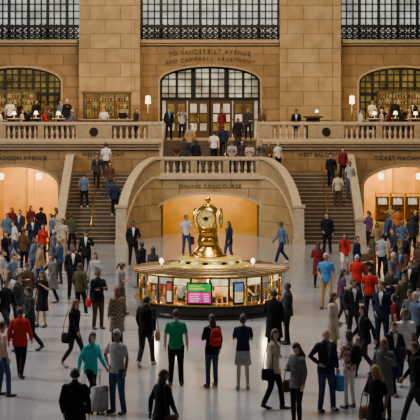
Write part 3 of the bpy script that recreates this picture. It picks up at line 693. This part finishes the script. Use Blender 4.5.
for s,nm in((-1,'left'),(1,'right')):
    t=thing('staircase','wide %s stone staircase from the concourse floor to the landing'%nm,'staircase')
    m=MB()
    for i in range(18):
        ya=75.15+i*.30;zz=(i+1)*.1694;xi=xin(ya+.15)+.05
        x0,x1=sorted((s*xi,s*6.95));m.box(x0,x1,ya,ya+.32,0,zz)
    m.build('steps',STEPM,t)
    m=MB()
    for i in range(18):
        ya=75.15+i*.30;zz=(i+1)*.1694;xi=xin(ya+.15)+.1
        x0,x1=sorted((s*xi,s*6.92));m.box(x0,x1,ya-.02,ya+.04,zz-.03,zz+.003)
    m.build('nosing',PALE2,t)
    pth=fine([(s*a,b,c) for a,b,c in INN])
    strip_wall(pth,.30,'curved_wall',STL,t,lambda p:0,lambda p:p[2]-.98 if p[2]-.98>.3 else .3)
    strip_wall(pth,.22,'parapet',PALE2,t,lambda p:max(.3,p[2]-.98),lambda p:p[2]-.1)
    strip_wall(pth,.42,'coping',PALE,t,lambda p:p[2]-.12,lambda p:p[2])
    strip_wall(pth,.38,'string_course',PALE,t,lambda p:max(.2,p[2]-1.02),lambda p:max(.3,p[2]-.92))
    op=[(s*7.05,81.9,4.0),(s*7.05,80.5,3.98),(s*7.05,78,2.7),(s*7.05,75.5,1.35),(s*7.05,74.9,1.1)]
    strip_wall(op,.26,'outer_parapet',PALE2,t,lambda p:0,lambda p:p[2]-.1)
    strip_wall(op,.40,'outer_coping',PALE,t,lambda p:p[2]-.12,lambda p:p[2])
    for (nx,ny,nh) in((4.15,74.75,1.75),(7.05,74.85,1.15)):
        m=MB().box(s*nx-.24,s*nx+.24,ny-.24,ny+.24,0,nh);m.box(s*nx-.29,s*nx+.29,ny-.29,ny+.29,nh,nh+.1);m.box(s*nx-.28,s*nx+.28,ny-.28,ny+.28,0,.25);m.build('newel_post',PALE,t)
    xx=s*5.6;m=MB();m.tube([(xx,75.3,.95),(xx,80.3,3.75),(xx,80.9,3.95)],[.03]*3,8)
    for q in range(6): y_=75.3+q;m.tube([(xx,y_,.1+q*.56),(xx,y_,.95+q*.56)],[.022]*2,6)
    m.build('handrail',BRASS,t,True)
# ------------------------------------------------------------------ upper wall at Y 90
YU=90.;U=lambda p:wx(p,YU)
m=MB()
CA=(U(160),U(260),7.75,8.6);LA=(U(-24),U(61),7.7,8.55);RA=(U(359),U(444),7.7,8.55)
arch_wall(m,U(138),U(282),FH,9.9,*CA,YU,YU+.6);arch_wall(m,-20,U(82),FH,9.9,*LA,YU,YU+.6);arch_wall(m,U(338),20,FH,9.9,*RA,YU,YU+.6)
wu=m.build('wall_back',ST,kind='structure')
for w_,y_,mm in((.32,.06,ST),(.12,.14,PALE2)):
    m=MB()
    for A in(CA,LA,RA): arch_trim(m,A[0],A[1],FH,A[2],A[3],w_,YU-y_,YU)
    m.build('arch_moulding',mm,wu)
arc_lettering('TO VANDERBILT AVENUE',.33,0,YU-.06,9.46,17,wu,.262)
arc_lettering('AND CAMPBELL APARTMENT',.31,0,YU-.10,9.03,16,wu,.252)
m=MB()
for a,b in((79,140),(280,341)):
    x0,x1=U(a)*.991,U(b)*.991;m.box(x0,x1,YU-.8,YU+1.2,FH,15)
    m.box(x0-.08,x1+.08,YU-.88,YU-.8,FH,5.3);
    m.box(x0+.5,x1-.5,YU-.86,YU-.8,5.6,15)
m.build('wall_pilasters',STL,kind='structure')
m=MB()
for a,b in((-160,78),(141,279),(342,580)):
    m.box(U(a),U(b),YU-.32,YU+1,9.92,10.1);m.box(U(a),U(b),YU-.18,YU,9.80,9.92)
m.build('trim_2',PALE2,kind='structure')
n=0
for a,b in((-70,79),(141,279),(341,490)):
    n+=1;x0,x1=U(a),U(b)
    w=MB().box(x0,x1,YU+.75,YU+.8,10.1,15).build('window_%d'%n,GLASSW,kind='structure')
    m=MB();k=int((x1-x0)/.36)
    for i in range(k+1):
        x=x0+(x1-x0)*i/k;th=.085 if i%3==0 else .04;m.box(x-th,x+th,YU+.6,YU+.75,10.1,15)
    for z in(10.95,11.35,11.75,12.15,12.6,13.1,13.6,14.2): m.box(x0,x1,YU+.62,YU+.75,z-.035,z+.035)
    m.build('mullions',DARK,w)
    m=MB();m.box(x0,x1,YU-.2,YU-.12,10.12,10.22);m.box(x0,x1,YU-.22,YU-.1,10.76,10.88);m.box(x0,x1,YU-.2,YU-.14,10.40,10.48)
    k=int((x1-x0)/.30)
    for i in range(k):
        xa=x0+(x1-x0)*i/k;xb=x0+(x1-x0)*(i+1)/k
        m.box(xa-.03,xa+.03,YU-.19,YU-.13,10.1,11.0)
        for zz,zw in((10.2,10.44),(10.46,10.78)):
            m.tube([(xa,YU-.16,zz),(xb,YU-.16,zw)],[.035,.035],4);m.tube([(xb,YU-.16,zz),(xa,YU-.16,zw)],[.035,.035],4)
    m.build('railing_grille',DARK,w)
def arch_window(A,z0,gl,ncol,zs,thk=1.,heavy=()):
    global n;n+=1;xa,xb,zsp,zt=A
    poly=[(xa,z0)]+arcpts(xa,xb,zsp,zt)+[(xb,z0)]
    w=MB().prism(poly[::-1],YU+.45,YU+.5).build('window_%d'%n,gl,kind='structure')
    m=MB()
    for i in range(ncol+1):
        x=xa+(xb-xa)*i/ncol;th=(.075 if i%2==0 else .03)*thk
        if i in heavy: th=.14
        x=min(max(x,xa+.04),xb-.04)
        m.box(x-th,x+th,YU+.3,YU+.45,z0,zarch(x,xa,xb,zsp,zt))
    for z,th in zs:
        hw=(xb-xa)/2*(1 if z<zsp else sqrt(max(0,1-((z-zsp)/(zt-zsp))**2)));c=(xa+xb)/2;m.box(c-hw,c+hw,YU+.28,YU+.45,z-th,z+th)
    arch_trim(m,xa+.12,xb-.12,z0,zsp,zt-.12,.12,YU+.25,YU+.45)
    m.build('frame',DARK,w);return w
arch_window(CA,FH,GLASSC,12,[(7.9,.04),(7.5,.03),(7.1,.03),(6.78,.10),(5.6,.03),(8.25,.03)],1.,(4,8))
arch_window(LA,FH,GLASSO,12,[(8.15,.04),(7.75,.04),(7.4,.04),(7.05,.1),(6.6,.04),(6.2,.04)],1.1)
arch_window(RA,FH,GLASSO,12,[(8.15,.04),(7.75,.04),(7.4,.04),(7.05,.1),(6.6,.04),(6.2,.04)],1.1)
for i,x in enumerate((-1.9,-.65,.65,1.9)):
    d=MB().box(x-.60,x+.60,YU+.15,YU+.22,FH,6.68).build('door_%d'%(i+1),WOOD,kind='structure')
    for q in(-.46,.10):
        for z0,z1 in((5.0,5.4),(5.5,5.9),(6.0,6.5)): MB().box(x+q,x+q+.36,YU+.12,YU+.15,z0,z1).build('pane',GLASSC if (i+int(z0*2))%3 else GLASSO,d)
    MB().box(x-.03,x+.03,YU+.06,YU+.12,5.4,6.0).build('handle',BRASS,d)
# back bars with bottles
BARGLOW=mat('bar_glow',(.3,.14,.04),.4,es=.38,ec=(1,.45,.09),var=.75,scale=3)
def bottle_shelf(label,px,Y,z):
    t=thing('bottle_shelf',label,'shelf',(wx(px,Y),Y,z))
    m=MB();m.box(-1.25,1.25,.15,.25,0,2.75);m.box(-1.3,-1.2,-.2,.25,0,2.75);m.box(1.2,1.3,-.2,.25,0,2.75);m.box(-1.36,1.36,-.26,.25,2.7,2.85);m.box(-.45,-.38,-.2,.2,0,2.7);m.box(.38,.45,-.2,.2,0,2.7);m.build('cabinet',WOOD,t)
    for q in(1.35,1.8,2.25): MB().box(-1.2,1.2,-.18,.15,q,q+.05).build('shelf',WOOD,t)
    MB().box(-1.2,1.2,.10,.14,1.3,2.7).build('backlight_panel',BARGLOW,t)
    return t
bme=[]
for c in((.03,.07,.02),(.15,.06,.01),(.4,.32,.2),(.02,.02,.03),(.2,.02,.01)):
    e=mesh_from(MB().lathe([(.035,0),(.045,.02),(.045,.18),(.018,.24),(.018,.31),(.02,.32)],n=8).bm,'bottle',True);e.materials.append(mat('bottle_glass',c,.15,spec=.8));bme.append(e)
for px,Y,z,lb,gr in((107,87.6,FH,'tall dark wooden back bar with lit bottle shelves on left pilaster','liquor bottles on the back bar'),(400,89.2,PLAT,'dark bottle shelf unit under the right balcony arch','liquor bottles under the right balcony arch'),(14,89.2,PLAT,'dark bottle shelf unit under the left balcony arch','liquor bottles under the left balcony arch')):
    sh=bottle_shelf(lb,px,Y,z);hs=.9 if px==107 else .8;sh.scale=(1,1,hs)
    for q in(1.40,1.85,2.30):
        for i in range(16):
            xx=-1.12+i*.149
            if abs(abs(xx)-.415)<.08:continue
            if px!=107 and q<1.5: continue
            o=bpy.data.objects.new('bottle',random.choice(bme));C.objects.link(o);o.location=(wx(px,Y)+xx,Y-.03,z+q*hs+.004)
            o['label']='liquor bottle among the '+gr;o['category']='bottle';o['group']=gr
t=thing('bar_counter','dark bar counter in front of the bottle shelves','counter',(wx(107,85.6),85.6,FH))
MB().box(-1.6,1.6,-.3,.3,0,1.05).build('base',WOOD,t);MB().box(-1.7,1.7,-.4,.4,1.05,1.12).build('countertop',PALE2,t)
def lamp(label,px,Y,z):
    t=thing('floor_lamp',label,'lamp',(wx(px,Y),Y,z))
    MB().lathe([(.2,0),(.2,.03),(.05,.06)],n=20).build('base',BRASS,t,True)
    MB().tube([(0,0,.05),(0,0,1.95)],[.03,.03],8).build('pole',BRASS,t,True)
    MB().lathe([(.09,1.92),(.15,1.95),(.12,2.32),(.07,2.36)],n=20).build('lamp_shade',LAMPM,t,True)
lamp('glowing floor lamp beside the bottle shelves',148,86.4,FH);lamp('glowing floor lamp left of the right balcony arch',352,86.4,FH)
def table():
    t=thing('dining_table','x','table',group='balcony dining tables')
    MB().lathe([(.38,.72),(.40,.73),(.40,.75),(.38,.76)],n=24).build('tabletop',WHITE,t)
    MB().tube([(0,0,.05),(0,0,.70)],[.04,.04],8).build('pedestal',DARK,t,True)
    MB().lathe([(.26,0),(.26,.02),(.05,.05)],n=16).build('base',DARK,t);return t
def chair():
    t=thing('dining_chair','x','chair',group='balcony dining chairs')
    MB().box(-.22,.22,-.2,.22,.36,.40).build('seat',WOOD,t);MB().box(-.22,.22,.22,.25,.40,.92).build('backrest',WOOD,t)
    for sx in(-.2,.2):
        for sy in(-.18,.22): MB().box(sx-.02,sx+.02,sy-.02,sy+.02,0,.36).build('leg',WOOD,t)
    return t
T0=C0=L0=None
for px,Y,nm in((14,84.9,'at the front left of the left balcony'),(58.5,84.9,'at front of left balcony, nearer the bar'),(36,86.6,'in the rear row of the left balcony'),(374.5,84.9,'at front of right balcony near the pilaster'),(415.5,84.9,'at front of right balcony, right edge'),(395.5,86.6,'in the rear row of the right balcony')):
    loc=(wx(px,Y),Y,PLAT);lb='round white dining table '+nm
    if not T0: T0=table();T0.location=loc;T0['label']=lb
    else: dup(T0,loc,0,lb)
    loc=(wx(px,Y),Y,PLAT+.762);lb='small glowing lamp on the table '+nm
    if not L0:
        L0=thing('table_lamp',lb,'lamp',loc,0,'balcony table lamps');MB().lathe([(.06,0),(.05,.02),(.012,.04),(.012,.22)],n=12).build('base',BRASS,L0,True);MB().lathe([(.12,.2),(.07,.36)],n=14).build('lamp_shade',LAMPM,L0,True)
    else: dup(L0,loc,0,lb)
for r in PEOPLE:
    if r[4]=='sit':
        rz=radians(r[3]);Y=r[1][0];loc=(wx(r[0],Y),Y,PLAT);lb='dark wooden chair under the '+r[11]
        if not C0: C0=chair();C0.location=loc;C0.rotation_euler=(0,0,rz);C0['label']=lb
        else: dup(C0,loc,rz,lb)
t=thing('host_stand','black host stand with brass lamp on the right balcony','lectern',(wx(313,83.6),83.6,FH))
MB().box(-.35,.35,-.2,.2,0,1.2).build('cabinet',DARK,t);MB().box(-.5,.5,-.26,.26,1.2,1.3).build('top',WOOD,t)
MB().tube([(.2,0,1.3),(.2,0,1.55)],[.015,.015],6).build('lamp_pole',BRASS,t);MB().lathe([(.10,1.5),(.05,1.62)],(.2,0,0),12).build('lamp_shade',LAMPM,t)
# ------------------------------------------------------------------ information booth
BY=52.;bt=thing('information_booth','round brass and glass information booth in the middle of the concourse','booth',(0,BY,0))
GREENM=mat('dark_marble',(.022,.018,.013),.2,var=.4,scale=3)
MB().lathe([(2.34,0),(2.34,.10),(2.26,.13),(2.26,.34),(2.34,.38),(2.34,.42)],n=64).build('base',GREENM,bt)
MB().lathe([(2.30,.42),(2.46,.44),(2.46,.48),(2.30,.50)],n=64).build('counter',BRASS,bt)
MB().lathe([(.9,.43),(.9,1.25)],n=32).build('inner_column',mat('inner_cream_column',(.70,.52,.28),.5,var=.4,scale=4),bt,True)
W1=mat('booth_window_warm',(.3,.2,.08),.25,es=1.5,ec=(1,.72,.32),var=.6,scale=5);W3=mat('booth_notice',(.55,.50,.38),.5,es=.5,ec=(.9,.78,.55),var=.4,scale=12)
LEAF=[mat('leaflet_'+str(i),c,.6,var=.3,scale=20) for i,c in enumerate([(.6,.55,.45),(.1,.2,.4),(.5,.12,.06),(.1,.25,.12)])]
NB=24
for i in range(NB):
    a0=2*pi*i/NB;a1=2*pi*(i+1)/NB;am=(a0+a1)/2
    m=MB();m.tube([(2.29*cos(a0),2.29*sin(a0),.50),(2.29*cos(a0),2.29*sin(a0),1.27)],[.036,.036],8);m.build('post',DBRASS if i%2 else BRASS,bt,True)
    c=Vector((2.26*cos(am),2.26*sin(am),0));tt=Vector((-sin(am),cos(am),0));nn=Vector((cos(am),sin(am),0))
    for z0,z1,mm in((.52,1.04,CLEAR),(1.07,1.27,[W1,CLEAR,W1,W3][i%4])):
        bm=bmesh.new();v=[bm.verts.new(c+tt*sx*.27+Vector((0,0,z))) for sx,z in((-1,z0),(1,z0),(1,z1),(-1,z1))];bm.faces.new(v);obj_from(bm,'window_pane',mm,bt)
    bm=bmesh.new();limb(bm,[c-tt*.28+nn*.02+Vector((0,0,1.055)),c+tt*.28+nn*.02+Vector((0,0,1.055))],[.016,.016],6);obj_from(bm,'transom',BRASS if i%3 else DARK,bt)
    if i%3!=1:
        for q in(-.17,0,.17):
            o=MB().box(-.06,.06,-.01,.01,.52,.52+(.20 if (i+int(q*10))%2 else .14)).build('leaflet',LEAF[(i+int(q*20))%4],bt);o.location=c*.985+tt*q;o.rotation_euler=(0,0,am+pi/2)
MB().lathe([(2.25,1.26),(2.36,1.28),(2.38,1.30),(2.52,1.32),(2.54,1.34),(2.50,1.355)],n=72).build('cornice',DBRASS,bt)
MB().lathe([(2.50,1.345),(2.57,1.35),(2.58,1.385),(2.52,1.40),(2.48,1.395)],n=72).build('rim',BRASS,bt,True)
MB().lathe([(2.50,1.38),(2.46,1.40),(1.3,1.46),(1.28,1.48),(.2,1.49)],n=72).build('roof',mat('roof_slate',(.06,.043,.03),.5,var=.4,scale=2),bt)
m=MB()
for i in range(32):
    a=2*pi*i/32;m.tube([(1.0*cos(a),1.0*sin(a),1.485),(2.46*cos(a),2.46*sin(a),1.41)],[.02,.02],4)
for r_ in(1.55,2.0):
    m.tube([(r_*cos(2*pi*i/48),r_*sin(2*pi*i/48),1.465-(r_-1.3)*.05) for i in range(49)],[.016]*49,4)
m.build('roof_ribs',mat('rib_bronze',(.30,.18,.07),.4,.7),bt)
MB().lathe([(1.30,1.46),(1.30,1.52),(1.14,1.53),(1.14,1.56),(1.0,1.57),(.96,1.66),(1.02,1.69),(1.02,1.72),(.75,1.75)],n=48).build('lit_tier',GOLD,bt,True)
for i in range(20):
    a=2*pi*(i+.5)/20;MB().box(-.085,.085,-.02,.02,1.575,1.655).build('tier_pane',W1 if i%2 else GREENM,bt,loc=(1.0*cos(a),1.0*sin(a),0)).rotation_euler=(0,0,a+pi/2)
ROWS=mat('screen_text_rows',(.9,.85,.8),.5,es=.9,ec=(1,.9,.75))
for i,(ang,c1,c2,w_) in enumerate(((-98,(.62,.004,.26),(.01,.42,.05),.40),(-68,(.5,.4,.22),(.1,.2,.35),.18),(-122,(.55,.45,.3),(.35,.05,.03),.12))):
    a=radians(ang);c=Vector((2.36*cos(a),2.36*sin(a),0))
    o=MB().box(-w_,w_,-.04,.04,.50,1.18).build('display_panel',BLACKP,bt);o.location=c;o.rotation_euler=(0,0,a+pi/2)
    MB().box(-w_+.04,w_-.04,-.05,-.04,.55,.88).build('screen_lower',mat('scr',c1,.4,es=1.0,var=.35,scale=7),o);MB().box(-w_+.04,w_-.04,-.05,-.04,.90,1.14).build('screen_upper',mat('scr2',c2,.4,es=.9,var=.3,scale=8),o)
    if i==0:
        m=MB()
        for q in range(4):
            z=.60+q*.07;m.box(-.30,-.02+.05*(q%2),-.056,-.05,z,z+.018);m.box(.14,.30,-.056,-.05,z,z+.018)
        m.build('screen_text_rows',ROWS,o)
        m=MB();m.box(-.30,.18,-.056,-.05,.97,1.01);m.box(-.30,.05,-.056,-.05,1.05,1.08);m.build('screen_heading',mat('screen_yellow',(.9,.8,.1),.5,es=.7),o)
for i,(ang,tc) in enumerate(((-62,'w'),(-92,'n'),(-125,'gb'),(-30,'k'),(-152,'r'))):
    a=radians(ang);r=person(210,(BY,.43),1.12,0,'stand','shirt',tc,'trousers','k','short','kb'[i%2],'booth clerk in %s shirt behind the %s ticket window'%(CN[tc],['front right','front centre','front left','far right','far left'][i]))
    r.location=(1.55*cos(a),BY+1.55*sin(a),-.08);r.scale=(.78,.78,.78);r.rotation_euler=(0,0,a+pi/2)
for i in range(5):
    l=bpy.data.lights.new('booth_interior_light','POINT');l.energy=65;l.color=(1,.76,.42);l.shadow_soft_size=.1;a=radians(-165+i*37.5)
    o=bpy.data.objects.new('booth_interior_light',l);C.objects.link(o);o.location=(1.8*cos(a),BY+1.8*sin(a),1.18)
# clock
ck=thing('clock','four faced brass ball clock on top of the information booth','clock',(wx(208,BY),BY,1.75),radians(-9))
MB().lathe([(.60,0),(.62,.04),(.54,.08),(.48,.10),(.48,.15),(.40,.17),(.38,.24),(.30,.30),(.26,.40),(.32,.47),(.34,.53),(.26,.60),(.22,.68),(.27,.74),(.32,.80),(.26,.88)],n=32).build('pedestal',BRASS,ck,True)
CZc=1.25;RB=.44
MB().lathe([(RB*sin(pi*i/18),CZc-RB*cos(pi*i/18)) for i in range(1,18)],n=36).build('case',BRASS,ck,True)
MB().lathe([(.2,CZc+.39),(.15,CZc+.44),(.05,CZc+.47),(.05,CZc+.51),(.09,CZc+.55),(.10,CZc+.60),(.06,CZc+.67),(.01,CZc+.75)],n=20).build('finial',BRASS,ck,True)
OPAL=mat('opal_glass',(.60,.40,.13),.35,es=.5,ec=(1,.68,.18),var=.12)
for k in range(4):
    a=k*pi/2;f=MB().disc(.29,-.43,-.31,36).build('clock_face',OPAL,ck);f.location=(0,0,CZc);f.rotation_euler=(0,0,a)
    bm=bmesh.new()
    pts=[(.30*cos(2*pi*i/40),-.42,.30*sin(2*pi*i/40)) for i in range(41)];limb(bm,pts,[.03]*41,8)
    obj_from(bm,'bezel',BRASS,f,True)
    bm=bmesh.new()
    for q in range(12):
        me=text_mesh(str(q if q else 12),.11,.004,1.);th=2*pi*q/12;me.transform(Matrix.Translation((.225*sin(th),-.437,.225*cos(th)))@Matrix.Rotation(pi/2,4,'X'));bm.from_mesh(me)
    obj_from(bm,'numerals',LETTER,f)
    MB().prism([(-.022,-.05),(.022,-.05),(.010,.21),(-.010,.21)],-.445,-.441).build('minute_hand',DARK,f).rotation_euler=(0,radians(60),0)
    MB().prism([(-.028,-.04),(.028,-.04),(.014,.14),(-.014,.14)],-.451,-.447).build('hour_hand',DARK,f).rotation_euler=(0,radians(-70),0)
m=MB()
for k in range(4):
    a=k*pi/2+pi/4
    m.tube([(.52*cos(a),.52*sin(a),.06),(.50*cos(a),.50*sin(a),.20),(.38*cos(a),.38*sin(a),.32),(.36*cos(a),.36*sin(a),.56),(.30*cos(a),.30*sin(a),.78),(.38*cos(a),.38*sin(a),.98)],[.045,.045,.04,.04,.035,.025],8)
m.build('scroll_bracket',BRASS,ck,True)
for k,dx in enumerate((-1.5,1.45)):
    t=thing('globe_lamp','small glowing globe lamp on booth roof, %s of the clock'%('left' if dx<0 else 'right'),'lamp',(wx(208,BY)+dx,BY-.3,1.45),0)
    MB().lathe([(.08,0),(.05,.03),(.03,.12)],n=12).build('base',BRASS,t,True)
    MB().lathe([(.03,.11),(.06,.15),(.07,.19),(.05,.25),(.02,.28)],n=14).build('globe',LAMPM,t,True)
# ------------------------------------------------------------------ lights
def area(name,loc,tgt,e,size,col,sy=None):
    l=bpy.data.lights.new(name,'AREA');l.energy=e;l.color=col;l.size=size
    if sy:l.shape='RECTANGLE';l.size_y=sy
    o=bpy.data.objects.new(name,l);C.objects.link(o);o.location=loc
    o.rotation_euler=(Vector(tgt)-Vector(loc)).to_track_quat('-Z','Y').to_euler();return o
area('south_window_light',(-28,50,24),(0,54,0),9500,9,(.96,.97,1.0))
area('overhead_fill',(4,46,30),(0,50,0),7200,14,(.97,.96,.96))  # added fill from above to brighten the floor, not a fixture of the hall
area('back_wall_fill',(0,72,19),(0,90,9),3700,16,(1,.72,.36),4)  # added warm fill aimed at the upper back wall, no lamp hangs here
area('archway_light',(0,79.9,2.6),(0,81.4,.6),120,3,(1,.64,.10),.6)
area('balcony_light',(-10.5,86,8.6),(-10.5,87,5),140,4,(1,.60,.24),2)
area('balcony_light',(10.5,86,8.6),(10.5,87,5),140,4,(1,.60,.24),2)
area('balcony_light',(-5.8,85.5,8.3),(-5.8,87.5,5),70,1.5,(1,.60,.26),1)
area('balcony_light',(0,88,8.6),(0,87,5),80,3,(1,.7,.4),1.5)
area('booth_roof_light',(0,50.5,6.5),(0,52,1.6),130,1.2,(1,.74,.38))
w=bpy.data.worlds.new('World');scn.world=w;w.use_nodes=True
w.node_tree.nodes['Background'].inputs[0].default_value=(.60,.56,.53,1);w.node_tree.nodes['Background'].inputs[1].default_value=.13
cam=bpy.data.cameras.new('Camera');co=bpy.data.objects.new('Camera',cam);C.objects.link(co);scn.camera=co
co.location=(0,0,CZ);co.rotation_euler=(pi/2,0,0);cam.sensor_width=36;cam.lens=F/420*36;cam.shift_y=-(210-H0)/420;cam.clip_end=300
